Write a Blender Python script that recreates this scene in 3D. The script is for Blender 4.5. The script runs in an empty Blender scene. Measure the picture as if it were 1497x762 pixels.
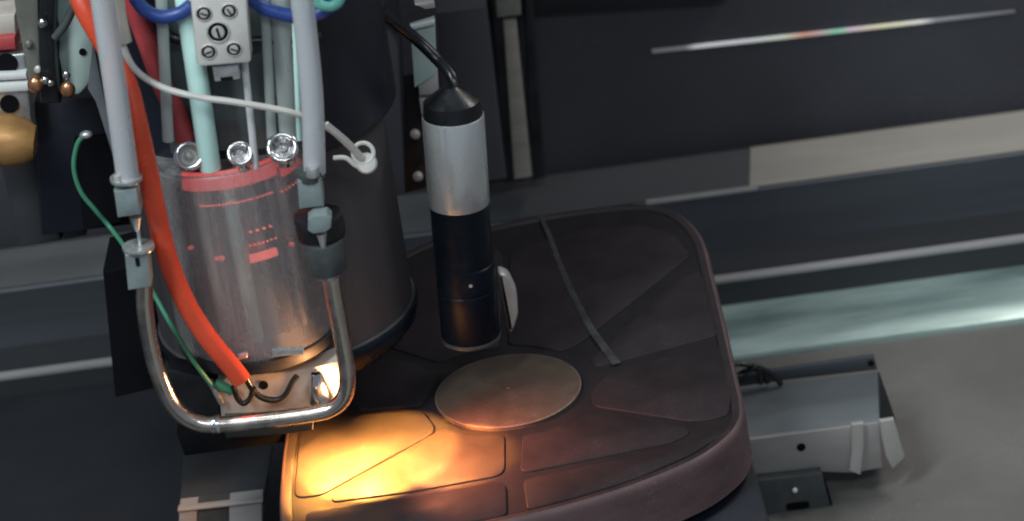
import bpy, bmesh, math, random
from mathutils import Vector, Matrix, noise
random.seed(7)
C = bpy.context.scene.collection
SC = bpy.context.scene
R = math.radians

# ------------------------------------------------------------------ camera
ELEV, ROLL, FPX, DIST = R(26), R(7.7), 3600.0, 1.8
X0 = Vector((1, 0, 0)); U0 = Vector((0, math.sin(ELEV), math.cos(ELEV))); FW = Vector((0, math.cos(ELEV), -math.sin(ELEV)))
CR = math.cos(ROLL)*X0 - math.sin(ROLL)*U0
CU = math.sin(ROLL)*X0 + math.cos(ROLL)*U0
def ray(px, py): return CR*((px-748.5)/FPX) - CU*((py-381)/FPX) + FW
CAM = -ray(743, 572).normalized()*DIST
cam_d = bpy.data.cameras.new('camera'); cam = bpy.data.objects.new('camera', cam_d); C.objects.link(cam)
cam.matrix_world = Matrix.Translation(CAM) @ Matrix((CR, CU, -FW)).transposed().to_4x4()
cam_d.sensor_width = 36; cam_d.lens = 36*FPX/1497
cam_d.clip_start = .05; cam_d.clip_end = 60
cam_d.dof.use_dof = True; cam_d.dof.focus_distance = 1.72; cam_d.dof.aperture_fstop = 7.0
SC.camera = cam

# ------------------------------------------------------------------ world, lamps, exposure
w = bpy.data.worlds.new('World'); SC.world = w; w.use_nodes = True
bg = w.node_tree.nodes['Background']; bg.inputs[0].default_value = (.58, .68, .86, 1); bg.inputs[1].default_value = .26
def area(name, loc, aim, sx, sy, power, col):
    l = bpy.data.lights.new(name, 'AREA'); l.shape = 'RECTANGLE'; l.size = sx; l.size_y = sy; l.energy = power; l.color = col
    o = bpy.data.objects.new(name, l); C.objects.link(o); o.location = loc
    o.rotation_euler = (Vector(aim)-Vector(loc)).to_track_quat('-Z', 'Y').to_euler(); return o
area('ceiling_lamp', (-.75, -.9, 1.5), (-.1, 0, .1), .25, 1.1, 21, (.90, .98, 1))  # unseen key lamp, added for the general light
area('ceiling_lamp', (.35, -1.9, 1.7), (0, .1, .1), 1.2, .2, 11, (.88, .97, 1))  # unseen front fill, added to brighten surfaces facing the camera
area('ceiling_lamp', (.75, .45, 1.0), (.30, .25, -.2), .7, .2, 5.5, (1, .94, .87))  # unseen warm lamp, added to brighten the back of the table
def spot(name, loc, aim, power, col, ang, blend, rad):
    l = bpy.data.lights.new(name, 'SPOT'); l.energy = power; l.color = col; l.spot_size = R(ang); l.spot_blend = blend; l.shadow_soft_size = rad
    o = bpy.data.objects.new(name, l); C.objects.link(o); o.location = loc
    o.rotation_euler = (Vector(aim)-Vector(loc)).to_track_quat('-Z', 'Y').to_euler(); return o
SC.view_settings.view_transform = 'Standard'; SC.view_settings.look = 'None'
SC.view_settings.exposure = 0; SC.view_settings.gamma = 1; SC.view_settings.use_curve_mapping = False
SC.render.engine = 'CYCLES'
try:
    SC.cycles.use_denoising = True; SC.cycles.filter_width = 2.0
    SC.cycles.max_bounces = 8; SC.cycles.sample_clamp_indirect = 4
except Exception: pass

# ------------------------------------------------------------------ helpers
def at_y(px, py, y):
    v = ray(px, py); return CAM + v*((y-CAM.y)/v.y)
def at_z(px, py, z):
    v = ray(px, py); return CAM + v*((z-CAM.z)/v.z)
def PY(pts, y): return [at_y(a, b, y) for a, b in pts]
def PZ(pts, z): return [at_z(a, b, z) for a, b in pts]

def mat(name, col, rough=.5, metal=0.0, var=.25, scale=30, stretch=(1, 1, 1), bump=.0, bscale=200, rvar=.12,
        col2=None, trans=0, emit=None, estr=0, coat=0, spec=.5, dust=0):
    m = bpy.data.materials.new(name); m.use_nodes = True; nt = m.node_tree; N = nt.nodes; L = nt.links
    p = N['Principled BSDF']
    tc = N.new('ShaderNodeTexCoord'); mp = N.new('ShaderNodeMapping'); mp.inputs['Scale'].default_value = stretch
    L.new(tc.outputs['Object'], mp.inputs['Vector'])
    n = N.new('ShaderNodeTexNoise'); n.inputs['Scale'].default_value = scale; n.inputs['Detail'].default_value = 6; n.inputs['Roughness'].default_value = .62
    L.new(mp.outputs[0], n.inputs['Vector'])
    cr = N.new('ShaderNodeValToRGB'); c = Vector(col)
    d = c*(1-var); b = (Vector(col2) if col2 else c*(1+var))
    cr.color_ramp.elements[0].position = .32; cr.color_ramp.elements[1].position = .68
    cr.color_ramp.elements[0].color = (*d, 1); cr.color_ramp.elements[1].color = (*[min(1, x) for x in b], 1)
    L.new(n.outputs['Fac'], cr.inputs[0]); L.new(cr.outputs[0], p.inputs['Base Color'])
    n2 = N.new('ShaderNodeTexNoise'); n2.inputs['Scale'].default_value = scale*2.3; n2.inputs['Detail'].default_value = 4
    L.new(mp.outputs[0], n2.inputs['Vector'])
    mr = N.new('ShaderNodeMapRange'); mr.inputs[3].default_value = max(.02, rough-rvar); mr.inputs[4].default_value = min(1, rough+rvar)
    mr.inputs[1].default_value = .3; mr.inputs[2].default_value = .7
    L.new(n2.outputs['Fac'], mr.inputs[0]); L.new(mr.outputs[0], p.inputs['Roughness'])
    if dust:
        nd = N.new('ShaderNodeTexNoise'); nd.inputs['Scale'].default_value = 420; nd.inputs['Detail'].default_value = 3
        nl = N.new('ShaderNodeTexNoise'); nl.inputs['Scale'].default_value = 14; nl.inputs['Detail'].default_value = 5
        mps = N.new('ShaderNodeMapping'); mps.inputs['Rotation'].default_value = (0, 0, .6); mps.inputs['Scale'].default_value = (9, 320, 320)
        ns = N.new('ShaderNodeTexNoise'); ns.inputs['Scale'].default_value = 1.6; ns.inputs['Detail'].default_value = 2
        L.new(tc.outputs['Object'], nd.inputs['Vector']); L.new(tc.outputs['Object'], nl.inputs['Vector']); L.new(tc.outputs['Object'], mps.inputs['Vector']); L.new(mps.outputs[0], ns.inputs['Vector'])
        r1 = N.new('ShaderNodeMapRange'); r1.inputs[1].default_value = .58; r1.inputs[2].default_value = .72; L.new(nd.outputs['Fac'], r1.inputs[0])
        r2 = N.new('ShaderNodeMapRange'); r2.inputs[1].default_value = .40; r2.inputs[2].default_value = .66; L.new(nl.outputs['Fac'], r2.inputs[0])
        r3 = N.new('ShaderNodeMapRange'); r3.inputs[1].default_value = .70; r3.inputs[2].default_value = .78; L.new(ns.outputs['Fac'], r3.inputs[0])
        mx = N.new('ShaderNodeMath'); mx.operation = 'MAXIMUM'; L.new(r1.outputs[0], mx.inputs[0]); L.new(r3.outputs[0], mx.inputs[1])
        mu = N.new('ShaderNodeMath'); mu.operation = 'MULTIPLY'; L.new(mx.outputs[0], mu.inputs[0]); L.new(r2.outputs[0], mu.inputs[1])
        m2 = N.new('ShaderNodeMath'); m2.operation = 'MULTIPLY'; m2.inputs[1].default_value = dust; L.new(mu.outputs[0], m2.inputs[0])
        mc = N.new('ShaderNodeMix'); mc.data_type = 'RGBA'; mc.inputs['B'].default_value = (*[min(1, x*2.2+.06) for x in col], 1)
        L.new(m2.outputs[0], mc.inputs['Factor']); L.new(cr.outputs[0], mc.inputs['A']); L.new(mc.outputs['Result'], p.inputs['Base Color'])
    p.inputs['Metallic'].default_value = metal
    p.inputs['Transmission Weight'].default_value = trans
    p.inputs['Coat Weight'].default_value = coat
    p.inputs['Specular IOR Level'].default_value = spec
    if bump:
        n3 = N.new('ShaderNodeTexNoise'); n3.inputs['Scale'].default_value = bscale; n3.inputs['Detail'].default_value = 5
        L.new(mp.outputs[0], n3.inputs['Vector'])
        bp = N.new('ShaderNodeBump'); bp.inputs['Strength'].default_value = bump; bp.inputs['Distance'].default_value = .001
        L.new(n3.outputs['Fac'], bp.inputs['Height']); L.new(bp.outputs[0], p.inputs['Normal'])
    if emit:
        p.inputs['Emission Color'].default_value = (*emit, 1); p.inputs['Emission Strength'].default_value = estr
    return m

M = {}
M['wall'] = mat('dark_panel_paint', (.050, .051, .060), .55, 0, .16, 4, dust=.35, bump=.1, bscale=500)
M['wall_shade'] = mat('black_trim_paint', (.012, .012, .015), .5, 0, .2, 20)  # black trim, and the shadow band painted along the wall top
M['beam_dark'] = mat('anodised_grey', (.035, .037, .041), .5, .0, .18, 5, (.3, 3, 3), bump=.08, bscale=300)
M['beam_blue'] = mat('blued_steel', (.085, .095, .11), .45, .35, .25, 4, (.25, 4, 4), bump=.06, bscale=300)
M['beige'] = mat('beige_steel', (.31, .28, .24), .5, .0, .16, 9, (.4, 3, 6), bump=.06, bscale=400)  # beige steel; also colours the reflection on the right cover strip
M['edge'] = mat('bare_steel_edge', (.40, .39, .39), .4, .3, .3, 8, (.3, 3, 3))
M['teal'] = mat('polished_channel_steel', (.12, .19, .20), .36, .3, .3, 6, (.5, 3.5, 3.5), col2=(.46, .60, .56), bump=.1, bscale=30)
M['table'] = mat('worn_table_steel', (.21, .20, .185), .45, .2, .25, 4, dust=.3, bump=.12, bscale=160)
M['tray'] = mat('dark_tray_paint', (.024, .027, .032), .5, 0, .2, 5, dust=.35, bump=.1, bscale=300)
M['cast'] = mat('oxidised_casting', (.018, .0155, .0175), .62, .0, .2, 26, bump=.12, bscale=420, spec=.2)
M['cast_pad'] = mat('machined_casting', (.026, .021, .0235), .6, .0, .28, 14, dust=.25, bump=.1, bscale=500, spec=.2)
M['cast_lip'] = mat('casting_lip', (.024, .019, .021), .58, .0, .25, 22, (1, 1, 2), bump=.12, bscale=420, dust=.25)
M['cast_rim'] = mat('casting_skin', (.108, .066, .067), .6, .0, .25, 22, (1, 1, 2), dust=.25, bump=.12, bscale=420)  # side wall paler than the top: light falling on it is painted in
M['boss'] = mat('turned_boss', (.078, .058, .044), .5, .1, .16, 30, dust=.3, bump=.15, bscale=600)
M['boss_edge'] = mat('worn_boss_edge', (.17, .135, .11), .45, .2, .3, 60)  # paler tone for the ring round the boss
M['scratch'] = mat('bright_scratch_steel', (.085, .085, .092), .5, .5, .4, 60)  # pale tone of the reflection painted on the casting
M['black'] = mat('black_plastic', (.010, .011, .013), .32, 0, .3, 30, bump=.1, bscale=500)
M['black_gloss'] = mat('gloss_black', (.006, .010, .016), .3, 0, .3, 20, spec=.16)
M['navy'] = mat('black_navy_paint', (.010, .013, .023), .46, 0, .3, 12, bump=.1, bscale=400)
M['housing'] = mat('grey_brown_housing', (.056, .053, .056), .62, .0, .2, 12, (3, 3, .4), spec=.25, bump=.08, bscale=300)
M['sleeve'] = mat('brushed_sleeve', (.36, .33, .335), .32, .5, .35, 26, (3, 3, .08), col2=(.50, .52, .51), bump=.08, bscale=160)
M['sleeve_glass'] = mat('smoky_glass', (.84, .81, .81), .25, 0, .06, 60, (1, 1, .2), trans=.87, rvar=.05)
M['sleeve_glass'].node_tree.nodes['Principled BSDF'].inputs['IOR'].default_value = 1.25
M['seal'] = mat('seal_rubber', (.026, .026, .028), .6, 0, .3, 30, spec=.25)
M['chrome'] = mat('chrome', (.78, .77, .76), .14, 1, .1, 40)
M['pipe'] = mat('nickel_pipe', (.74, .66, .58), .24, 1, .15, 40, bump=.05, bscale=200)
M['silver'] = mat('satin_silver', (.60, .63, .63), .27, .55, .03, 40, (1, 1, .3))
M['ceramic'] = mat('ceramic_white', (.56, .54, .51), .5, 0, .08, 60, bump=.15, bscale=500)
M['ivory'] = mat('ivory_insulator', (.54, .49, .43), .45, 0, .12, 50, bump=.15, bscale=400)
M['screw'] = mat('screw_steel', (.50, .48, .45), .4, .2, .2, 120)
M['hose'] = mat('milky_hose', (.66, .68, .70), .34, 0, .06, 30, (1, 1, .3), trans=.38)
M['fitting'] = mat('grey_green_fitting', (.24, .29, .29), .4, .2, .18, 60, bump=.12, bscale=300)
M['fitting_dark'] = mat('dark_fitting', (.075, .085, .085), .4, .3, .2, 60, bump=.1, bscale=300)
M['fit_metal'] = mat('fitting_metal', (.55, .57, .56), .3, .7, .2, 60)
M['red'] = mat('orange_red_silicone', (.74, .085, .036), .28, 0, .12, 30, bump=.1, bscale=200)
M['red_dull'] = mat('dull_red_tube', (.42, .06, .065), .42, 0, .2, 30)
M['green'] = mat('green_sheath', (.06, .25, .15), .4, 0, .15, 40)
M['cyan'] = mat('cyan_tubing', (.16, .50, .42), .35, 0, .1, 40)
M['blue'] = mat('blue_tubing', (.025, .06, .25), .35, 0, .2, 40)
M['tie'] = mat('nylon_tie', (.66, .64, .60), .4, 0, .08, 50, trans=.1)
M['glass'] = mat('pale_cyan_glass', (.62, .92, .85), .2, 0, .05, 20, (1, 1, .3))
M['glass_grey'] = mat('grey_glass', (.55, .60, .58), .18, 0, .12, 20, (1, 1, .3), trans=.3)
M['white'] = mat('white_rod', (.72, .74, .74), .35, 0, .05, 40)
M['led'] = mat('red_led', (.5, .1, .08), .4, 0, .2, 90, emit=(1, .17, .12), estr=.9)  # glow stands in for red LEDs reflected in the sleeve
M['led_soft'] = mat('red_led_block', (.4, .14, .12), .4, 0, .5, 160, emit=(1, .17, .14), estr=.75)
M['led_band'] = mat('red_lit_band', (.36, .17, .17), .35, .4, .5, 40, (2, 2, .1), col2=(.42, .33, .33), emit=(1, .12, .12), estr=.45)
M['brass'] = mat('bronze_tube', (.62, .34, .13), .42, .5, .2, 20, (1, 4, 4))
M['copper'] = mat('copper_screw', (.62, .30, .16), .3, .9, .2, 60)
M['panel_teal'] = mat('grey_teal_panel', (.10, .125, .125), .4, .1, .35, 12, (3, 3, .2))
M['olive'] = mat('grey_olive_arm', (.19, .19, .165), .45, .3, .25, 20, bump=.1, bscale=200)
M['sage'] = mat('sage_plate', (.46, .58, .54), .4, .1, .15, 14, bump=.08, bscale=200)
M['steel'] = mat('bracket_steel', (.21, .235, .25), .42, .45, .10, 5, (1, 3, 3), bump=.06, bscale=300)
M['steel_light'] = mat('bracket_face', (.42, .395, .38), .42, .3, .12, 14, (1, 4, 4), bump=.06, bscale=300)
M['lug'] = mat('lug_zinc', (.58, .56, .53), .4, .35, .1, 30)
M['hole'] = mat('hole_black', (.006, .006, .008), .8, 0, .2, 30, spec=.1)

ORG = {}
def tag(o, label=None, cat=None, group=None, kind=None):
    if label: o['label'] = label
    if cat: o['category'] = cat
    if group: o['group'] = group
    if kind: o['kind'] = kind
    return o
def thing(name, label, cat, loc, group=None):
    o = bpy.data.objects.new(name, None); C.objects.link(o); o.location = loc; o.empty_display_size = .02
    ORG[o.name] = Vector(loc); return tag(o, label, cat, group)
def obj(name, bm, m, parent=None, sharp=38):
    bmesh.ops.remove_doubles(bm, verts=bm.verts, dist=1e-6)
    bmesh.ops.recalc_face_normals(bm, faces=bm.faces)
    # each mesh keeps its own origin, at its middle
    c = Vector((0, 0, 0))
    for v in bm.verts: c += v.co
    c /= max(1, len(bm.verts))
    for v in bm.verts: v.co -= c
    me = bpy.data.meshes.new(name); bm.to_mesh(me); bm.free()
    for p in me.polygons: p.use_smooth = True
    me.set_sharp_from_angle(angle=R(sharp))
    me.materials.append(M[m])
    o = bpy.data.objects.new(name, me); C.objects.link(o)
    ORG[o.name] = c
    if parent is not None:
        o.parent = parent; o.location = c - ORG[parent.name]
    else: o.location = c
    return o
def NB(): return bmesh.new()

def frame(d):
    d = d.normalized(); a = Vector((0, 0, 1)) if abs(d.z) < .9 else Vector((1, 0, 0))
    u = d.cross(a).normalized(); return u, d.cross(u).normalized()
def rings(bm, loops, cap0=True, cap1=True, closed=True):
    L = [[bm.verts.new(p) for p in lp] for lp in loops]
    for a, b in zip(L, L[1:]):
        n = len(a)
        for i in range(n if closed else n-1):
            j = (i+1) % n
            try: bm.faces.new((a[i], a[j], b[j], b[i]))
            except ValueError: pass
    if cap0: bm.faces.new(L[0][::-1])
    if cap1: bm.faces.new(L[-1])
    return bm
def catmull(pts, k=8):
    P = [Vector(p) for p in pts]
    if len(P) < 3: return P
    P = [P[0]*2-P[1]] + P + [P[-1]*2-P[-2]]
    out = []
    for i in range(1, len(P)-2):
        for s in range(k):
            t = s/k; a, b, c, d = P[i-1:i+3]
            out.append(.5*((2*b)+(c-a)*t+(2*a-5*b+4*c-d)*t*t+(3*b-a-3*c+d)*t*t*t))
    out.append(P[-2]); return out
def tube(bm, pts, r, n=14, smooth=8, r1=None):
    pts = catmull(pts, smooth); m = len(pts); loops = []; u = None
    for i, p in enumerate(pts):
        d = (pts[min(i+1, m-1)]-pts[max(i-1, 0)]).normalized()
        if u is None: u, v = frame(d)
        u = (u - d*u.dot(d)).normalized(); v = d.cross(u)
        rr = r if r1 is None else r+(r1-r)*i/(m-1)
        loops.append([p+(u*math.cos(2*math.pi*k/n)+v*math.sin(2*math.pi*k/n))*rr for k in range(n)])
    return rings(bm, loops)
def lathe(bm, o, d, prof, n=48):
    """prof: (distance along axis, radius)"""
    d = d.normalized(); u, v = frame(d)
    loops = [[o+d*s+(u*math.cos(2*math.pi*k/n)+v*math.sin(2*math.pi*k/n))*max(r, 1e-5) for k in range(n)] for s, r in prof]
    return rings(bm, loops)
def cyl(bm, a, b, r, ch=None, n=40):
    a = Vector(a); b = Vector(b); h = (b-a).length; ch = min(r*.12, h*.2) if ch is None else ch
    return lathe(bm, a, b-a, [(0, r-ch), (ch*.3, r-ch*.3), (ch, r), (h-ch, r), (h-ch*.3, r-ch*.3), (h, r-ch)], n)
def smooth_poly(p, it=2):
    for _ in range(it):
        q = []
        for i in range(len(p)):
            a, b = p[i], p[(i+1) % len(p)]
            q += [a*.75+b*.25, a*.25+b*.75]
        p = q
    return p
def round_poly(p, r, k=5):
    """round the corners of a polygon with radius-like cut r"""
    q = []; n = len(p)
    for i in range(n):
        a, b, c = p[i-1], p[i], p[(i+1) % n]
        la, lc = (a-b).length, (c-b).length
        s = b+(a-b)*min(.45, r/la); e = b+(c-b)*min(.45, r/lc)
        for j in range(k+1):
            t = j/k; q.append(s*(1-t)**2+b*2*t*(1-t)+e*t*t)
    return q
def inset(p, d, nrm):
    """move the outline d inwards in the plane with normal nrm"""
    n = len(p); out = []
    area2 = sum((p[i].cross(p[(i+1) % n])).dot(nrm) for i in range(n)); s = 1 if area2 > 0 else -1
    for i in range(n):
        t = (p[(i+1) % n]-p[i-1]); t = t.normalized() if t.length > 1e-9 else Vector((1, 0, 0))
        out.append(p[i]+nrm.cross(t)*s*d)
    return out
def slab(bm, poly, nrm, h, bev=.001):
    """poly is the visible top outline; body goes h against nrm, its top edge bevelled"""
    nrm = nrm.normalized(); bev = min(bev, h*.45)
    loops = [[p-nrm*h for p in poly]]
    loops += [[p-nrm*bev for p in poly], [p-nrm*bev*.3 for p in inset(poly, bev*.3, nrm)], inset(poly, bev, nrm)]
    return rings(bm, loops)
def box(bm, lo, hi, bev=.001):
    lo = Vector(lo); hi = Vector(hi)
    r = bmesh.ops.create_cube(bm, size=1, matrix=Matrix.Translation((lo+hi)/2) @ Matrix.Diagonal((*(hi-lo), 1)))
    if bev:
        es = list({e for v in r['verts'] for e in v.link_edges})
        bmesh.ops.bevel(bm, geom=es, offset=bev, segments=2, affect='EDGES', profile=.5)
    return bm
NY = Vector((0, -1, 0)); NZ = Vector((0, 0, 1))
def plate_y(name, pts, y, thick, m, parent=None, bev=.0008, rnd=0):
    p = PY(pts, y)
    if rnd: p = round_poly(p, rnd)
    return obj(name, slab(NB(), p, NY, thick, bev), m, parent)
def plate_z(name, pts, z, thick, m, parent=None, bev=.0008, rnd=0):
    p = PZ(pts, z)
    if rnd: p = round_poly(p, rnd)
    return obj(name, slab(NB(), p, NZ, thick, bev), m, parent)
def ball(bm, c, r, sx=1, sy=1, sz=1, n=16):
    bmesh.ops.create_uvsphere(bm, u_segments=n, v_segments=n//2+2, radius=r, matrix=Matrix.Translation(c) @ Matrix.Diagonal((sx, sy, sz, 1))); return bm
def torus(bm, c, ax, r, q, n=32, k=10, a0=0, a1=2*math.pi):
    u, v = frame(Vector(ax)); full = abs(a1-a0) > 6.2; pts = []
    loops = []; ax = Vector(ax).normalized(); N_ = n if full else n+1
    for i in range(N_):
        a = a0+(a1-a0)*i/n; d = u*math.cos(a)+v*math.sin(a)
        loops.append([Vector(c)+d*(r+q*math.cos(2*math.pi*j/k))+ax*q*math.sin(2*math.pi*j/k) for j in range(k)])
    if full: return rings(bm, loops+[loops[0]], False, False)
    return rings(bm, loops)

# ------------------------------------------------------------------ the setting
TZ = -.2                                             # table top
XL, XR = -1.1, 1.1
def strip(name, prof, m, x0=XL, x1=XR, label=None, cat=None, kind=None, parent=None, group=None):
    """closed cross-section (y,z) drawn out along x"""
    bm = NB(); rings(bm, [[Vector((x0, y, z)) for y, z in prof], [Vector((x1, y, z)) for y, z in prof]])
    o = obj(name, bm, m, parent, 30); tag(o, label, cat, group, kind); return o
yA = at_z(1300, 499, TZ).y; yB = at_z(1300, 434, TZ).y
bm = NB(); box(bm, (-2.5, -1.6, TZ-.05), (2.5, yA, TZ), 0); tag(obj('table', bm, 'table'), kind='structure')
zB = at_y(1300, 380, yB).z; zB2 = at_y(1300, 372, yB+.004).z
yC = at_z(1300, 331, zB2).y; zC = at_y(1300, 250, yC).z; yD = yC+.03
zD0 = at_y(1300, 248, yC+.001).z; zD = at_y(1300, 190, yD).z
# machine bed behind the table: a polished channel, a dark rail with a bright edge, a blued beam, a cover strip
bed = thing('machine_bed', 'long machine bed of stacked dark rails running across behind the casting', 'machine bed', (0, .45, TZ))
n = 14; top = []
for i in range(n+1):
    t = i/n; y = yA+(yB-yA)*t
    top.append((y, TZ+.002 - .007*math.exp(-((t-.2)/.11)**2) + .012*t*t))
strip('channel', top+[(yB, TZ-.05), (yA, TZ-.05)], 'teal', parent=bed)
strip('rail', [(yB, TZ-.06), (yB, zB), (yB+.0005, zB+.0005), (yC+.02, zB2-.002), (yC+.02, TZ-.06)], 'beam_dark', parent=bed)
strip('edge_strip', [(yB-.0012, zB), (yB-.0012, zB+.0028), (yB+.006, zB2+.0012), (yB+.010, zB2-.003), (yB+.003, zB-.004)], 'edge', parent=bed)
strip('beam', [(yC, zB2-.01), (yC+.004, (zB2+zC)/2-.01), (yC, zC-.0015), (yC+.0015, zC), (yC+.06, zC), (yC+.06, zB2-.01)], 'beam_blue', parent=bed)
xs = at_y(1099, 240, yD).x
prof = [(yC+.003, zC+.001), (yD, zD), (yD+.004, zD), (yD+.004, zC+.001)]
def slant(o, x):
    c = ORG[o.name]
    for v in o.data.vertices:
        if abs(v.co.x+c.x-x) < .002: v.co.x += -.007 if v.co.z+c.z < (zC+zD)/2 else .0
bpy_a = strip('cover_strip', prof, 'beam_dark', XL, xs-.0006, parent=bed); bpy_b = strip('cover_strip', prof, 'beige', xs, XR, parent=bed)  # one strip: beige right end paints in a reflection, left end unlit
slant(bpy_a, xs-.0006); slant(bpy_b, xs)
strip('edge_strip', [(yC-.001, zC-.001), (yC-.001, zC+.0012), (yC+.004, zC+.0022), (yC+.004, zC-.001)], 'edge', at_y(945, 298, yC).x, xs, parent=bed)
yW = yD+.02
bm = NB(); box(bm, (-2.5, yW, -.3), (2.5, yW+.03, 1.2), 0); tag(obj('back_wall', bm, 'wall'), kind='structure')
# shadow band at the top of the wall, built as a black bar
o = plate_y('top_rail', [(560, -40), (1075, -60), (1066, 0), (790, 18), (560, 44)], yW-.02, .019, 'wall_shade', rnd=.004)
tag(o, 'dark rail end along the top of the back panel', 'rail')
# rainbow reflection on the panel, painted as a thin glowing strip
gm = bpy.data.materials.new('grating_strip'); gm.use_nodes = True; nt = gm.node_tree; p = nt.nodes['Principled BSDF']
tc = nt.nodes.new('ShaderNodeTexCoord'); sx = nt.nodes.new('ShaderNodeSeparateXYZ'); cr = nt.nodes.new('ShaderNodeValToRGB')
nt.links.new(tc.outputs['Generated'], sx.inputs[0]); nt.links.new(sx.outputs[0], cr.inputs[0]); nt.links.new(cr.outputs[0], p.inputs['Base Color'])
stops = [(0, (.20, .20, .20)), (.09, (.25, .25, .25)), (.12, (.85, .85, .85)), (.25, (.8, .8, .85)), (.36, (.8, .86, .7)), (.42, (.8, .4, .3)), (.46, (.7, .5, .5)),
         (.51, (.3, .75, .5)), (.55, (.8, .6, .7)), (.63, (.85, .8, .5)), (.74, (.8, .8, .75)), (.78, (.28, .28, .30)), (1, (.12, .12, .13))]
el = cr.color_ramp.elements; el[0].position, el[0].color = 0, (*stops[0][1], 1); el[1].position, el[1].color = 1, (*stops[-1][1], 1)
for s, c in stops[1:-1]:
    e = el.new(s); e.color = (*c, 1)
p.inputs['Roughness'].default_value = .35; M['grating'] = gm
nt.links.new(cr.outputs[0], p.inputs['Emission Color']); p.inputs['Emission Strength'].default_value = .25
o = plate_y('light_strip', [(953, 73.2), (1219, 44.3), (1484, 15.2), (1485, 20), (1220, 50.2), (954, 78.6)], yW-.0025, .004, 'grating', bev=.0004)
tag(o, 'thin bright rainbow tinted strip slanting across the dark back panel', 'light strip')

# upright column and guide behind the probe
yG = yD-.035
col_ = thing('upright_guide', 'dark upright guide with a beige centre strip behind the silver probe', 'guide', at_y(770, 262, yG))
plate_y('side_bar', [(716, -30), (741, -30), (768, 264), (738, 268)], yG, .02, 'wall_shade', col_)
plate_y('side_bar', [(766, -30), (777, -30), (797, 260), (776, 263)], yG-.001, .02, 'wall_shade', col_)
plate_y('centre_strip', [(736, 30), (754.5, 28), (778, 258), (752, 262)], yG-.004, .012, 'beige', col_)
plate_y('end_block', [(722, -30), (760, -30), (762, 22), (727, 26)], yG-.008, .02, 'olive', col_)
o = plate_y('grey_column', [(634, 18), (712, 8), (741, 262), (652, 275)], yG-.03, .05, 'wall', bev=.004)
tag(o, 'plain dark grey column right behind the probe cable', 'column')
mb = thing('mirror_block', 'pale shiny block showing between the black collar and the grey column', 'block', at_y(622, 270, .2))
plate_y('upper_plate', [(600, 44), (636, 33), (639, 108), (606, 128)], .2, .015, 'sage', mb)
plate_y('upper_plate', [(606, 6), (634, 2), (636, 12), (622, 14)], .2, .015, 'lug', mb)
plate_y('edge_strip', [(600, 38), (636, 30.5), (636, 36), (600, 45)], .194, .004, 'white', mb)
plate_y('lower_plate', [(612, 128), (640, 108), (642, 138), (614, 140)], .198, .015, 'lug', mb)
plate_y('lower_plate', [(613, 146), (642, 142), (643, 168), (616, 168)], .198, .015, 'lug', mb)
plate_y('backing', [(590, 110), (645, 100), (652, 268), (592, 282)], .215, .33, 'wall_shade', mb)
obj('screw_head', lathe(NB(), at_y(607, 195, .2), NY, [(0, .004), (.003, .004), (.005, .002), (.0052, .0001)], 14), 'lug', mb)
obj('screw_head', lathe(NB(), at_y(611, 257, .2), NY, [(0, .004), (.003, .004), (.005, .002), (.0052, .0001)], 14), 'lug', mb)

# ------------------------------------------------------------------ left background tray, boxes
bm = NB(); box(bm, (-1.1, -1.2, TZ+.0005), (at_z(417, 700, TZ+.02).x, yB-.004, TZ+.02), .002)
tag(obj('tray', bm, 'tray'), 'flat dark grey tray covering the left side of the table', 'tray')
blk = thing('step_block', 'dark slate block with a bright front edge below the bent pipe', 'block', at_z(330, 735, TZ+.02))
zb = -.11
plate_z('top_plate', [(268, 664), (398, 644), (384, 735), (262, 748)], zb, .008, 'beam_dark', blk)
yb = at_z(325, 742, zb).y
plate_y('front_plate', [(262, 749), (288, 746), (288, 845), (258, 850)], yb-.002, .02, 'steel_light', blk)
plate_y('front_plate', [(289, 746), (334, 741), (334, 840), (289, 845)], yb-.0005, .02, 'fitting_dark', blk)
plate_y('front_plate', [(335, 740.5), (383, 735), (383, 835), (335, 840)], yb-.002, .02, 'steel_light', blk)
plate_y('edge_strip', [(260, 745), (384, 731), (384, 735), (260, 749)], yb-.004, .006, 'edge', blk, .0004)
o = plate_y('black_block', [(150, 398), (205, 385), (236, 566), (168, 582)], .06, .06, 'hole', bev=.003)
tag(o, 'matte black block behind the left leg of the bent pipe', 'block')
o = plate_y('shadow_bar', [(258, 634), (412, 622), (416, 648), (270, 668)], .0, .03, 'hole', bev=.002)  # matte black bar between the pipe and the slate block
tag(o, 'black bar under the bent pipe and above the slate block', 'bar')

# ------------------------------------------------------------------ casting on its pedestal
px_out = [(470, 470), (545, 395), (640, 346), (720, 328), (800, 312), (880, 301), (948, 298), (995, 312), (1028, 346), (1045, 405),
          (1061, 470), (1077, 540), (1088, 590), (1085, 618), (1064, 644), (1020, 674), (940, 708), (850, 737), (750, 762), (640, 783), (520, 797), (445, 795),
          (414, 776), (407, 740), (409, 690), (414, 645), (424, 590), (440, 530)]
out = [p for p in PZ(px_out, 0)]
out = catmull(out+[out[0]], 6)[:-1]
cast = thing('casting', 'dark reddish cast metal plate with round centre boss and grooves, glowing orange at one corner', 'casting', (0, .04, -.042))
def loopz(p, z): return [Vector((a.x, a.y, z)) for a in p]
bm = NB()
ins = lambda d: inset(out, d, NZ)
rings(bm, [loopz(ins(.010), -.046), loopz(ins(.003), -.044), loopz(ins(.001), -.036), loopz(ins(.0095), -.0345), loopz(ins(.0096), -.0020)], True, True)
obj('body', bm, 'cast', cast)
bm = NB()
rings(bm, [loopz(ins(.0035), -.003), loopz(ins(.0036), 0), loopz(ins(.0080), 0), loopz(ins(.0090), -.0005), loopz(ins(.0094), -.0012), loopz(ins(.0095), -.006)], False, False)
obj('rim', bm, 'cast_lip', cast, 60)
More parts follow.
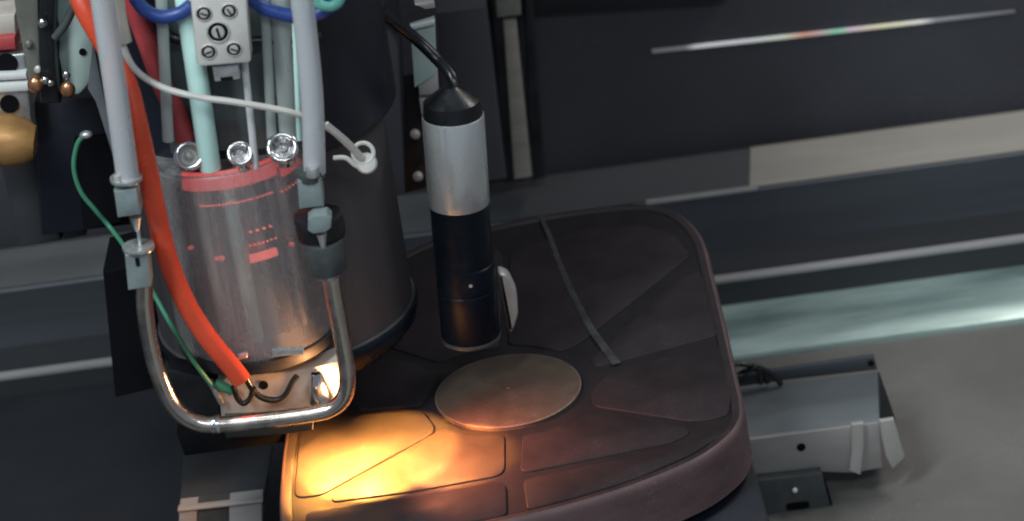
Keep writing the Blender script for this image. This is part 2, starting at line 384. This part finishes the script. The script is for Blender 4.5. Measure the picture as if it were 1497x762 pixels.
bm = NB(); rings(bm, [loopz(ins(-.0022), -.0385), loopz(ins(-.0018), -.0365), loopz(ins(-.0004), -.012), loopz(ins(.0), -.005), loopz(ins(.0007), -.0020), loopz(ins(.0020), -.0004), loopz(ins(.0037), .0003)], False, False)
obj('side_wall', bm, 'cast_rim', cast, 60)
pads = [
 [(437, 634), (472, 611), (535, 604), (602, 599), (620, 601), (635, 622), (634, 631), (469, 722), (434, 726), (430, 717)],
 [(650, 622), (668, 631), (698, 636), (732, 633), (738, 637), (738, 686), (728, 694), (602, 717), (487, 732), (483, 726), (491, 716)],
 [(446, 748), (600, 726), (728, 702), (740, 708), (741, 752), (640, 771), (525, 784), (450, 782)],
 [(763, 634), (800, 629), (842, 603), (858, 600), (1004, 622), (1010, 631), (985, 644), (772, 688), (760, 686)],
 [(764, 700), (900, 671), (1005, 645), (1052, 624), (1060, 632), (1012, 662), (930, 698), (846, 724), (770, 745)],
 [(862, 578), (872, 560), (905, 536), (1058, 502), (1070, 560), (1066, 604), (1040, 612), (1008, 614), (868, 592)],
 [(862, 524), (985, 412), (1022, 392), (1034, 420), (1050, 488), (905, 526), (870, 534)],
 [(745, 366), (850, 334), (940, 327), (985, 340), (1010, 372), (985, 392), (848, 500), (822, 512), (780, 504), (742, 502)],
 [(560, 418), (640, 378), (722, 358), (735, 372), (730, 505), (690, 512), (640, 528), (575, 508), (548, 500), (520, 470)],
 [(521, 554), (530, 530), (547, 522), (602, 527), (636, 544), (640, 556), (628, 570), (617, 590), (600, 592), (528, 598), (515, 590)],
]
for p in pads:
    q = round_poly(PZ(p, 0), .006, 4); z = random.uniform(-.0009, .0)
    q = [v+Vector((0, 0, z)) for v in q]
    obj('pad', slab(NB(), q, NZ, .005, .0010), 'cast_pad', cast, 50)
bm = NB(); lathe(bm, Vector((0, 0, -.006)), NZ, [(0, .0535), (.0062, .0535), (.0072, .0531), (.0076, .0522), (.0077, .03), (.0077, .0022), (.0071, .0018), (.0071, .0004)], 96)
obj('centre_boss', bm, 'boss', cast)
obj('boss_edge', torus(NB(), Vector((0, 0, .0006)), NZ, .0531, .0008, 96, 8), 'boss_edge', cast)
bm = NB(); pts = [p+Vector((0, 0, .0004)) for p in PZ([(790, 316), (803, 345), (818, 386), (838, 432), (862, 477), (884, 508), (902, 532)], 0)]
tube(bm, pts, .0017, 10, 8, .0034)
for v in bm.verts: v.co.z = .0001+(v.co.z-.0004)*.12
obj('bright_line', bm, 'scratch', cast)  # curved reflection on the plate, built as a pale flat strip
ped = thing('pedestal', 'dark blue grey pedestal block under the casting', 'pedestal', (0, .0, TZ+.021))
bm = NB(); zr = -.0475; xr = at_z(1104, 706, zr-.02).x
box(bm, (-.12, -.25, TZ+.0212), (xr, .17, zr), .006); obj('block', bm, 'navy', ped)
bm = NB(); box(bm, (-.14, -.27, TZ+.0207), (xr+.012, .19, TZ+.045), .004); obj('base_flange', bm, 'navy', ped)

# ------------------------------------------------------------------ sheet metal bracket on the right
zt = -.135
br = thing('sheet_metal_bracket', 'folded grey sheet metal bracket standing right of the casting', 'bracket', at_z(1190, 690, TZ))
plate_z('top_plate', [(1060, 571), (1283, 543), (1286, 616), (1060, 645.5)], zt, .003, 'steel', br)
yf = at_z(1190, 629, zt).y
def fy(pts): return [(a, b) for a, b in pts]
plate_y('front_plate', [(1060, 647.5), (1244, 623.5), (1286, 618), (1290, 684), (1246, 692), (1199, 690), (1086, 700), (1060, 702)], yf-.0015, .004, 'steel_light', br, .001)
plate_y('back_flange', [(1060, 551), (1149, 539), (1278, 520.5), (1283, 541), (1149, 556), (1060, 569)], at_z(1200, 545, zt).y+.004, .004, 'beam_blue', br)
obj('hole', lathe(NB(), at_y(1273, 531, at_z(1200, 545, zt).y+.0037), NY, [(0, .0028), (.0006, .0028)], 16), 'hole', br)
bm = NB(); A = at_z(1284, 543, zt); B = at_z(1287, 616, zt); D = at_y(1309, 612, B.y); E2 = B+Vector((0, 0, -.05)); F2 = A+Vector((0, 0, -.05))
A += Vector((.0006, 0, -.0002)); B += Vector((.0006, 0, -.0002))
rings(bm, [[A, B, D, D+Vector((0, 0, -.03)), Vector((D.x, A.y, F2.z))], [v-Vector((.002, 0, .002)) for v in (A, B, D, D+Vector((0, 0, -.03)), Vector((D.x, A.y, F2.z)))]])
obj('side_gusset', bm, 'fitting_dark', br)
obj('hole', lathe(NB(), at_y(1171, 653.5, yf-.0012), NY, [(0, .0036), (.0008, .0036)], 18), 'hole', br)
plate_y('lug', [(1245, 621), (1262.5, 619), (1263, 650), (1258.5, 694), (1242, 689), (1245, 660)], yf-.006, .004, 'lug', br, .001)
plate_y('lug', [(1286, 616), (1307, 613), (1323, 668), (1305, 686), (1296, 668), (1289, 640)], yf-.006, .004, 'lug', br, .001)
for sx_ in (1090, 1150):
    f0 = at_y(sx_, 690, yf+.004); bm = NB(); box(bm, (f0.x-.006, f0.y, TZ+.0003), (f0.x+.006, f0.y+.01, f0.z+.004), .001); obj('foot', bm, 'steel', br)
sp = thing('slotted_plate', 'dark grey plate with a slot and pin below the folded bracket', 'plate', at_y(1160, 762, yf-.02))
plate_y('plate', [(1098, 704), (1202, 692.5), (1222, 770), (1240, 850), (1110, 850)], yf-.012, .010, 'fitting_dark', sp, .001)
plate_y('slot', [(1149, 737), (1183, 733), (1184, 743), (1150, 747)], yf-.0128, .002, 'hole', sp, .0003, .003)
obj('pin', cyl(NB(), at_y(1162, 717, yf-.012), at_y(1162, 717, yf-.018), .0022, n=14), 'lug', sp)
plate_y('gap_strip', [(1203, 703), (1207, 702), (1228, 775), (1240, 850), (1234, 850)], yf-.0115, .004, 'hole', sp, .0003)
yc = at_z(1110, 560, zt).y-.01
for k, pp in enumerate([[(1068, 560), (1085, 545), (1106, 540), (1118, 546), (1122, 560)], [(1060, 532), (1090, 533), (1115, 540), (1132, 550), (1142, 562)],
           [(1060, 552), (1086, 548), (1104, 536), (1110, 545), (1112, 561)]]):
    tag(obj('cable', tube(NB(), PY(pp, yc-.002*k), .0023, 10), 'black'), ['thin black cable arching low onto the bracket top beside the casting', 'longest thin black cable running over the bracket to its back flange',
        'thin black cable bending sharply down at the bracket edge'][k], 'cable', 'cables at the back of the bracket')

# ------------------------------------------------------------------ machine head
HX, HY = -.152, .035
head = thing('laser_unit', 'cylindrical grey machine head with a polished front sleeve over the glowing casting', 'machine head', (HX, HY, .06))
zb0 = at_y(600, 446, HY).z; zk = at_y(600, 140, HY).z
obj('housing', lathe(NB(), Vector((HX, HY, zb0)), NZ, [(0, .086), (.0015, .092), (.012, .0945), (.013, .0925), (zk-zb0+.03, .0915)], 96), 'housing', head)
obj('bottom_ring', lathe(NB(), Vector((HX, HY, zb0-.002)), NZ, [(-.010, .080), (-.009, .086), (0, .094), (.010, .0962), (.012, .0955), (.013, .0926)], 96), 'black_gloss', head)
obj('collar', lathe(NB(), Vector((HX+.004, HY+.004, zk)), NZ, [(0, .094), (.001, .0975), (.004, .099), (.5, .097)], 96), 'navy', head)
SX, SY = -.166, -.035
zs0 = at_y(365, 531, SY-.055).z; zs1 = at_y(352, 254, SY-.055).z; rs = .056
lean = Vector((.000, 0, 0))
H_ = zs1-zs0
obj('sleeve', lathe(NB(), Vector((SX, SY, zs0)), NZ, [(0, rs-.004), (0, rs-.001), (.001, rs), (H_-.001, rs), (H_, rs-.001), (H_, rs-.003), (H_-.001, rs-.0035), (.001, rs-.0035), (0, rs-.004)], 96), 'sleeve_glass', head)
obj('core', lathe(NB(), Vector((SX, SY, zs0+.001)), NZ, [(0, .047), (.012, .047), (.0125, .043), (H_-.014, .043), (H_-.0135, .0475), (H_-.003, .0475), (H_-.0025, .02)], 96), 'sleeve', head)
for ad, rr_, m_ in ((-52, .0035, 'housing'), (-24, .0042, 'sage'), (-9, .0026, 'housing'), (3, .005, 'sage'), (30, .003, 'housing'), (48, .004, 'fit_metal')):
    a_ = R(ad); d_ = Vector((math.sin(a_), -math.cos(a_), 0))*.0455
    obj('rod', cyl(NB(), Vector((SX, SY, zs0+.012))+d_, Vector((SX, SY, zs1-.012))+d_, rr_, n=20), m_, head)
obj('seal_ring', lathe(NB(), Vector((SX, SY, zs0-.0105)), NZ, [(0, .048), (.001, rs-.001), (.006, rs+.001), (.010, rs+.001), (.011, rs-.004)], 96), 'seal', head)
rl = .0512
def arc_band(name, pxa, pxb, py, h, m, rr, beads=False):
    """a band round the sleeve's front between two picture columns"""
    def ang(px):
        return math.asin(max(-1, min(1, (at_y(px, py, SY-rl*.9).x-SX)/rl)))
    a0, a1 = ang(pxa), ang(pxb); z = at_y((pxa+pxb)/2, py, SY-rl).z; bm = NB()
    if beads:
        nb = beads
        for i in range(nb):
            a = a0+(a1-a0)*(i+.5)/nb
            ball(bm, Vector((SX+math.sin(a)*(rl+.0002), SY-math.cos(a)*(rl+.0002), z)), h, 1.0, .5, .8, 8)
    else:
        k = 20; lo = []
        for i in range(k+1):
            a = a0+(a1-a0)*i/k; d = Vector((math.sin(a), -math.cos(a), 0)); c = Vector((SX, SY, z))
            lo.append([c+d*(rl+.0003)+Vector((0, 0, -h)), c+d*(rl+.0003)+Vector((0, 0, h)), c+d*(rl-.002)+Vector((0, 0, h)), c+d*(rl-.002)+Vector((0, 0, -h))])
        rings(bm, lo)
    return obj(name, bm, m, head)
arc_band('indicator_band', 266, 404, 263, .0062, 'led_band', 0)  # reflections of red LEDs, built as glowing bands and beads
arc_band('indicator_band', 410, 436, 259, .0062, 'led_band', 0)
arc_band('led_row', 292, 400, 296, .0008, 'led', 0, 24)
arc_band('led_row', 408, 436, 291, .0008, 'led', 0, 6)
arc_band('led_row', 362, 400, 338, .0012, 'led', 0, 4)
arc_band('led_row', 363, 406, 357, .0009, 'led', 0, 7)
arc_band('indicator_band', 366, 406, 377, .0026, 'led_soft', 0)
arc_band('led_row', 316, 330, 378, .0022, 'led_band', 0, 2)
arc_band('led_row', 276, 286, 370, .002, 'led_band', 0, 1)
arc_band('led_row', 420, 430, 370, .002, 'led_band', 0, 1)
# pale clamp seats above the seal ring
for a, b in (((347, 516), (362, 527)), ((398, 510), (444, 522))):
    bm = NB(); yq = SY-rs-.0015; slab(bm, PY([(a[0], a[1]+3), (b[0], a[1]), (b[0], b[1]-3), (a[0], b[1])], yq), NY, .004, .0006); obj('sight_window', bm, 'fit_metal', head)
# insulator block inside the bent pipe
yi = -.072
ins_ = thing('insulator_block', 'ivory insulator block with a small hole framed by the bent pipe', 'insulator', at_y(410, 610, yi))
plate_y('body', [(318, 560), (330, 552), (445, 540), (498, 528), (508, 590), (420, 612), (324, 618)], yi, .045, 'ivory', ins_, .002)
obj('hole', lathe(NB(), at_y(385, 563, yi-.0004), NY, [(0, .0033), (.0006, .0033)], 18), 'hole', ins_)
obj('nozzle', lathe(NB(), at_y(462, 545, yi-.004), at_y(470, 588, yi-.004)-at_y(462, 545, yi-.004), [(0, .0035), (.002, .0045), (.019, .009), (.0215, .009), (.0216, .005)], 24), 'chrome', ins_)
plate_y('side_cheek', [(245, 540), (318, 556), (322, 612), (290, 606), (258, 580)], yi+.01, .02, 'black', ins_, .002)
obj('terminal', cyl(NB(), at_y(306, 556, yi-.004), at_y(324, 590, yi-.004), .0022, n=10), 'fit_metal', ins_)
obj('terminal', cyl(NB(), at_y(314, 560, yi-.006), at_y(340, 572, yi-.006), .0035, n=10), 'green', ins_)
o = plate_y('coil_core', [(328, 612), (458, 606), (458, 630), (412, 636), (330, 642)], -.098, .007, 'fitting_dark', bev=.0015)
tag(o, 'flat dark bar fixed under the bottom of the bent pipe', 'bar')

# bent metal pipe
yp = -.112
pipe = thing('bent_pipe', 'bent shiny metal pipe looping under the machine head', 'pipe', at_y(380, 620, yp))
pp = [(211, 412), (212, 450), (219, 500), (233, 552), (252, 592), (278, 614), (312, 621), (380, 615), (445, 607), (482, 599), (503, 580), (508, 548), (500, 495), (489, 440), (481, 392)]
obj('tube', tube(NB(), PY(pp, yp), .0057, 20, 10), 'pipe', pipe)
obj('weld_collar', cyl(NB(), at_y(309, 621, yp), at_y(322, 620, yp), .0063, n=20), 'chrome', pipe)

# hoses with their fittings
def ycyl(name, x0, x1, y0, y1, y, m, parent, r1=None, xc2=None, n=28, ch=None):
    xc = (x0+x1)/2; r = (at_y(x1, y0, y)-at_y(x0, y0, y)).length/2
    a = at_y(xc, y0, y); b = at_y(xc2 if xc2 else xc+(y1-y0)*.13, y1, y)
    if r1 is not None:
        return obj(name, lathe(NB(), a, b-a, [(0, r), ((b-a).length, r*r1)], n), m, parent)
    return obj(name, cyl(NB(), a, b, r, ch, n), m, parent)
yh = -.125
hl = thing('water_hose', 'left milky hose ending in grey green fittings beside the red cable', 'hose', at_y(200, 424, yh), 'milky hoses feeding the bent pipe')
obj('tube', tube(NB(), PY([(146, -30), (151, 10), (170, 137), (187, 260)], yh), .0074, 18, 8), 'hose', hl)
ycyl('washer', 160, 208, 258, 264, yh, 'fit_metal', hl)
ycyl('neck', 183, 203, 264, 279, yh, 'fit_metal', hl)
plate_y('fitting_block', [(166, 280), (200, 276), (206, 314), (172, 319)], yh-.008, .018, 'fitting', hl, .0015)
ycyl('cone', 189, 207, 317, 338, yh, 'fit_metal', hl, .35)
ycyl('pin', 199, 205, 336, 360, yh, 'fit_metal', hl)
ycyl('washer', 178, 226, 358, 364, yh, 'fit_metal', hl)
ycyl('neck', 190, 210, 360, 371, yh, 'fit_metal', hl)
plate_y('fitting_block', [(182, 373), (216, 368), (221, 420), (187, 425)], yh-.008, .018, 'fitting', hl, .0015)
plate_y('slot', [(197, 378), (203, 377), (205, 389), (199, 390)], yh-.0086, .002, 'hole', hl, .0002)
ycyl('lock_screw', 166, 176, 256, 268, yh-.006, 'lug', hl)
hr = thing('water_hose', 'right milky hose ending in dark fittings in front of the polished sleeve', 'hose', at_y(480, 400, yh), 'milky hoses feeding the bent pipe')
obj('tube', tube(NB(), PY([(438, -30), (443, 10), (456, 137), (460, 252)], yh), .0072, 18, 8), 'hose', hr)
ycyl('washer', 430, 474, 247, 262, yh, 'fitting_dark', hr)
ycyl('neck', 446, 466, 244, 258, yh-.008, 'fit_metal', hr)
plate_y('fitting_block', [(434, 264), (470, 260), (474, 302), (438, 306)], yh-.008, .018, 'fitting', hr, .0015)
ycyl('cone', 458, 474, 304, 319, yh-.006, 'fit_metal', hr, .4)
ycyl('cradle', 428, 502, 312, 346, yh+.004, 'black', hr)
plate_y('hex_nut', [(450, 322), (458, 316), (478, 314), (485, 320), (484, 334), (476, 341), (458, 343), (450, 338)], yh-.018, .012, 'fitting', hr, .0015)
ycyl('cone', 462, 478, 342, 362, yh-.014, 'fit_metal', hr, .4)
ycyl('fitting_barrel', 440, 502, 350, 396, yh-.002, 'fitting_dark', hr)
ycyl('ferrule', 460, 498, 394, 404, yh, 'fit_metal', hr)

# red cable and other lines
def line(name, pts, y, r, m, label, cat, smooth=8, n=12, group=None):
    o = obj(name, tube(NB(), [at_y(a, b, y if c is None else c) for a, b, c in [(*p, None)[:3] for p in pts]], r, n, smooth), m); tag(o, label, cat, group); return o
line('red_cable', [(106, -30, -.08), (126, 18, -.09), (156, 70, -.095), (184, 118, -.1), (201, 180), (215, 245), (228, 310), (245, 378), (270, 440), (303, 493), (338, 536), (353, 556)], -.108, .0068, 'red',
     'thick orange red cable curving down the front of the machine head', 'cable', n=18)
line('red_tube', [(182, -30), (210, 48), (226, 92), (240, 130), (256, 160), (268, 192), (272, 204)], -.070, .0068, 'red_dull', 'dull red tube behind the left hose running into the head', 'tube')
line('green_wire', [(124, 196), (113, 212), (108, 245), (118, 280), (140, 308), (162, 334), (190, 372, -.06), (226, 432, -.075), (250, 475, -.085), (280, 524, -.088), (308, 562, -.085)], -.03, .0017, 'green',
     'thin green wire looping past the left fittings to the insulator', 'wire')
line('black_wire', [(357, 545), (366, 565), (382, 581), (404, 585), (418, 577), (428, 558), (434, 550)], yi-.012, .0022, 'black', 'short black wire hanging in a loop before the ivory insulator', 'wire')
line('black_wire', [(341, 565), (347, 582), (356, 590), (366, 582), (370, 566)], yi-.014, .002, 'black', 'smaller black wire loop at the end of the red cable', 'wire')
line('black_wire', [(205, -30), (216, 12), (240, 46), (262, 58), (300, 62), (366, 60), (432, 58), (470, 52)], -.075, .0034, 'black', 'black wire passing behind the white terminal block', 'wire')
line('blue_tube', [(196, -5), (212, 15), (236, 25), (262, 20), (280, 8)], -.09, .0046, 'blue', 'blue tube left of the white terminal block', 'tube')
line('blue_tube', [(362, -8), (382, 10), (410, 20), (440, 24), (470, 18), (495, 2)], -.09, .0046, 'blue', 'blue tube right of the white terminal block', 'tube')
line('cyan_tube', [(456, -12), (464, 4), (480, 10), (494, 4), (502, -14)], -.1, .0034, 'cyan', 'small bright green tube loop at the top of the right hose', 'tube')
tie = thing('cable_tie', 'white nylon cable tie swept across the head to its round end', 'cable tie', at_y(535, 236, -.07))
tp = [(168, 20, -.1), (178, 62, -.102), (198, 102, -.104), (238, 128, -.106), (290, 142, -.108), (340, 149, -.108), (400, 159, -.104), (440, 169, -.10), (478, 186, -.09), (508, 211, -.08), (528, 232, -.073)]
obj('strap', tube(NB(), [at_y(*p) for p in tp], .0022, 8), 'tie', tie)
obj('strap', tube(NB(), [at_y(a, b-6, c-.001) for a, b, c in tp[8:]], .0012, 8), 'tie', tie)
obj('end_button', lathe(NB(), at_y(536, 239, -.07), (CAM-at_y(536, 239, -.07)), [(0, .0068), (.002, .0072), (.004, .006), (.0042, .0001)], 24), 'tie', tie)
obj('ring', torus(NB(), at_y(531, 224, -.07), CAM-at_y(531, 224, -.07), .0068, .0015, 28, 8), 'tie', tie)
obj('tail', tube(NB(), PY([(487, 231), (505, 231), (520, 242), (530, 245)], -.072), .0017, 8), 'tie', tie)
obj('sleeve_end', tube(NB(), [at_y(166, -20, -.101), at_y(172, 25, -.101), at_y(180, 62, -.102)], .0058, 12), 'ivory', tie)

# glass tubes and rods standing behind the terminal block
yg = -.08
def up(name, a, b, hw, y, m, label, cat, group=None):
    o = obj(name, cyl(NB(), at_y(*a, y), at_y(*b, y), hw*.00048, n=24), m); tag(o, label, cat, group); return o
G = 'upright tubes above the polished sleeve'
o = plate_y('backing_panel', [(222, -40), (436, -40), (448, 215), (250, 225)], -.0625, .003, 'panel_teal'); tag(o, 'grey teal panel standing behind the upright glass tubes', 'panel')  # flat sheet added for the teal haze between the tubes
up('glass_tube', (266, -40), (308, 248), 15, yg, 'glass', 'bright pale cyan glass tube reaching the sleeve rim', 'tube', G)
up('glass_tube', (234, -40), (246, 206), 8, yg-.002, 'glass_grey', 'grey glass tube left of the bright cyan tube', 'tube', G)
up('glass_tube', (406, -40), (423, 200), 15, yg+.006, 'glass_grey', 'wide clear glass tube beside the right hose', 'tube', G)
up('glass_tube', (428, -40), (438, 205), 4, yg-.010, 'glass', 'narrow cyan glass tube touching the right hose', 'tube', G)
up('glass_tube', (385, -40), (398, 215), 7, yg+.002, 'glass_grey', 'thin grey glass tube between the white rod and wide clear tube', 'tube', G)
up('white_rod', (354, 60), (374, 246), 5, yg-.004, 'white', 'slim white rod below the terminal block', 'rod')
# chrome plugs on the sleeve rim
D = [((276, 228), 21, 'leftmost chrome ring plug on the sleeve rim with two glints'), ((351, 224), 18, 'middle chrome plug on the sleeve rim behind the white rod'), ((413, 216), 22, 'rightmost chrome plug on the sleeve rim below the clear tube')]
for k, ((a, b), hw, lab) in enumerate(D):
    r = hw*.00049; c = at_y(a, b, -.085+.004*(k == 0)); ax = (CAM-c).normalized()+Vector((.12*(k-1), 0, .35))
    t = thing('chrome_plug', lab, 'plug', c, 'chrome plugs on the sleeve rim')
    obj('ring', torus(NB(), c, ax, r*.82, r*.2, 32, 10), 'chrome', t)
    obj('cap', lathe(NB(), c-ax.normalized()*r*.6, ax, [(0, r*.8), (r*.45, r*.78), (r*.5, r*.55), (r*.35, r*.5), (r*.35, r*.3), (r*.8, r*.26), (r*.95, r*.12), (r*.96, .0001)], 32), 'screw' if k == 0 else 'chrome', t)
    if k: obj('shank', cyl(NB(), c-Vector((0, -.004, .014)), c-Vector((0, -.004, -.004)), r*.6, n=24), 'chrome', t)
o = obj('rim_block', box(NB(), at_y(243, 250, -.04), at_y(262, 205, -.02), .001), 'black'); tag(o, 'small black block left of the chrome ring plug', 'block')

# terminal block
yt = -.105
tb = thing('terminal_block', 'white ceramic terminal block with five screws at the top of the head', 'terminal block', at_y(325, 95, yt))
plate_y('body', [(276, -20), (359, -24), (367, 88), (364, 92), (292, 98), (288, 94)], yt, .02, 'ceramic', tb, .0015)
def screw(a, b, r):
    c = at_y(a, b, yt)
    s = obj('screw', lathe(NB(), c+Vector((0, .001, 0)), NY, [(0, r), (.0014, r), (.0018, r*.86), (.0010, r*.8), (.0010, r*.55), (.0022, r*.5), (.0024, r*.4), (.0024, .0001)], 24), 'screw', tb)
    bm = NB(); d = Vector((math.cos(a), 0, math.sin(a))); q = Vector((-d.z, 0, d.x))
    e = [c+Vector((0, -.00175, 0))+d*s1*r*.42+q*s2*r*.1 for s1, s2 in ((-1, -1), (1, -1), (1, 1), (-1, 1))]
    slab(bm, e, NY, .0006, .0001); obj('slot', bm, 'hole', s)
for a, b, r in ((298, 20, .0054), (335, 16, .0054), (319, 47, .0078), (305, 76, .0054), (342, 72, .0054)): screw(a, b, r)
plate_y('tongue', [(310, 98), (348, 94), (351, 116), (314, 120)], yt+.006, .01, 'fit_metal', tb, .0008)
plate_y('tongue_slot', [(322, 114), (340, 112), (341, 117), (323, 119)], yt+.0055, .002, 'hole', tb, .0002)

# ------------------------------------------------------------------ camera-like probe
yP = .03
pr = thing('probe', 'silver and black cylindrical probe hanging over the casting', 'probe', at_y(690, 497, yP))
T0, T1, T2, T3 = at_y(659, 138, yP), at_y(662, 168, yP), at_y(671, 297, yP), at_y(688.5, 493, yP)
rp = .0222
obj('cap', lathe(NB(), T0, T1-T0, [(-.006, .0055), (-.004, .008), (.0, .0135), (.003, .0172), (.005, .0200), ((T1-T0).length, .0212)], 48), 'black', pr)
obj('barrel', cyl(NB(), T1, T2, rp, .001, 64), 'silver', pr)
h = (T3-T2).length
obj('lens_tube', lathe(NB(), T2, T3-T2, [(0, .0205), (.0005, .0213), (h*.40, .0213), (h*.405, .0208), (h*.43, .0208), (h*.435, .0216), (h*.60, .0216), (h*.605, .0211), (h*.62, .0211), (h*.625, .0216), (h-.002, .0216), (h, .0205), (h+.0002, .017)], 64), 'black_gloss', pr)
obj('lens_ring', lathe(NB(), T3-(T3-T2).normalized()*.003, T3-T2, [(0, .0218), (.001, .0222), (.003, .022), (.0035, .019), (.0036, .0165)], 64), 'fitting_dark', pr)
obj('set_screw', lathe(NB(), T2+(T3-T2)*.52+Vector((.003, -.0205, 0)), NY, [(0, .0014), (.0010, .0014), (.0014, .0001)], 14), 'screw', pr)
obj('cable', tube(NB(), [at_y(556, 16, .045), at_y(602, 52, .055), at_y(636, 84, .05), at_y(660, 112, .035), at_y(668, 138, .03), at_y(668, 160, .03)], .0042, 14), 'black', pr)
o = plate_y('polished_guard', [(727, 398), (744, 404), (756, 430), (758, 462), (750, 486), (744, 488), (736, 446)], .036, .012, 'lug', pr, .003, .004)  # highlight beside the probe, built as a pale solid fin

# ------------------------------------------------------------------ machinery at the left edge
yl = .10
cl = thing('clamp_block', 'shiny steel clamp block with a dark hole at the left edge', 'clamp', at_y(20, 165, yl))
plate_y('body', [(-40, 84), (38, 78), (46, 170), (52, 226), (-40, 190)], yl, .05, 'fit_metal', cl, .003)
plate_y('bar', [(-40, 109), (38, 106), (40, 117), (-40, 121)], yl-.006, .008, 'white', cl, .002)
plate_y('bar', [(-40, 125), (40, 120), (42, 134), (-40, 139)], yl-.006, .008, 'white', cl, .002)
obj('hole', lathe(NB(), at_y(10, 93, yl-.0005), NY, [(0, .008), (.0008, .008)], 20), 'hole', cl)
obj('hole', lathe(NB(), at_y(14, 152, yl-.0005), NY, [(0, .007), (.0008, .007)], 20), 'hole', cl)
plate_y('red_band', [(-40, 57), (22, 52), (24, 73), (-40, 78)], yl-.002, .03, 'red_dull', cl, .002)
plate_y('cap_plate', [(-40, 24), (22, 20), (24, 50), (-40, 56)], yl+.002, .03, 'ivory', cl, .002)
o = obj('bronze_tube', lathe(NB(), at_y(-40, 200, yl-.02), at_y(40, 208, yl-.02)-at_y(-40, 200, yl-.02), [(0, .019), (.026, .0195), (.038, .0165), (.0445, .0125), (.045, .001)], 40), 'brass'); tag(o, 'orange bronze tube end at the left edge below the clamp', 'tube')
ar = thing('olive_arm', 'grey olive arm leaning down beside the steel clamp', 'arm', at_y(48, 130, yl-.03))
plate_y('arm', [(16, -30), (55, -30), (58, 60), (60, 128), (44, 132), (36, 90), (24, 30)], yl-.03, .02, 'olive', ar, .003)
obj('screw', lathe(NB(), at_y(56, 101, yl-.031), NY, [(0, .003), (.002, .003), (.0035, .0015), (.0036, .0001)], 14), 'lug', ar)
obj('screw', lathe(NB(), at_y(42, 64, yl-.031), NY, [(0, .003), (.002, .003), (.0035, .0015), (.0036, .0001)], 14), 'olive', ar)
st = thing('spindle', 'black spindle with chrome and copper screws left of the sage plate', 'spindle', at_y(70, 200, yl-.035))  # plain upright black stem with screws
plate_y('shaft', [(58, -30), (84, -30), (80, 40), (82, 90), (88, 152), (58, 152), (56, 60)], yl-.035, .025, 'black', st, .003)
for a, b, m_, rr in ((62, 34, 'chrome', .0032), (52, 124, 'copper', .0058), (66, 118, 'chrome', .003), (74, 122, 'chrome', .0024), (97, 110, 'chrome', .003), (99, 131, 'copper', .0055)):
    obj('screw', ball(NB(), at_y(a, b, yl-.04), rr, 1, .7, 1.1, 14), m_, st)
sg = thing('sage_plate', 'pale sage green plate with a small hole left of the milky hose', 'plate', at_y(115, 140, yl-.02))
plate_y('plate', [(72, -30), (140, -30), (142, 60), (136, 118), (112, 144), (94, 128), (84, 80), (86, 50)], yl-.02, .018, 'sage', sg, .003, .006)
obj('hole', lathe(NB(), at_y(121, 76, yl-.0206), NY, [(0, .0027), (.0005, .0027)], 16), 'hole', sg)
line('grey_lead', [(118, -12), (106, 14), (94, 38), (80, 56)], yl-.045, .003, 'fitting_dark', 'dark grey lead crossing the sage plate', 'lead')
bx = thing('black_carriage', 'matte black carriage box behind the green wire', 'carriage', at_y(120, 335, .12))
plate_y('front_plate', [(46, 150), (150, 140), (176, 180), (190, 330), (60, 345)], .12, .06, 'navy', bx, .003)
plate_y('side_plate', [(108, 206), (168, 200), (178, 326), (122, 336)], .112, .02, 'hole', bx, .002)
obj('wire_boss', ball(NB(), at_y(126, 197, -.03), .0035, 1.3, 1, .8, 12), 'fit_metal', bx)
gc = thing('grey_post', 'dark grey leaning post under the bronze tube', 'post', at_y(60, 350, .15))
plate_y('post', [(0, 236), (60, 225), (90, 352), (28, 362)], .15, .03, 'beam_dark', gc, .003)
plate_y('post_face', [(62, 225), (108, 215), (126, 345), (92, 352)], .152, .03, 'wall', gc, .003)
o = plate_y('slim_bracket', [(136, 60), (152, 140), (166, 200), (172, 250), (156, 200), (140, 150), (128, 130)], yl-.06, .01, 'steel', bev=.001)
tag(o, 'slim grey bracket edge just left of the milky hose', 'bracket')

# ------------------------------------------------------------------ process glow from unseen added spots, cones shaped to the lit pads
spot('process_light', (-.113, -.076, .055), (-.106, -.070, 0), 12.5, (1, .42, .075), 92, .07, .003)
spot('process_light', (-.060, -.084, .052), (-.048, -.0825, 0), 2.9, (1, .33, .05), 74, .15, .004)
spot('process_light', (-.138, -.074, .037), (-.139, -.073, 0), 1.7, (1, .40, .08), 124, .25, .006)
spot('process_light', (-.140, -.099, .030), (-.137, -.099, 0), .45, (1, .52, .05), 92, .8, .004)
spot('process_light', (-.060, -.084, .056), (-.03, -.088, 0), 1.7, (1, .29, .15), 124, .9, .006)
spot('process_glow', (-.106, -.089, .064), (-.21, -.086, .060), .8, (1, .46, .18), 150, .6, .005)
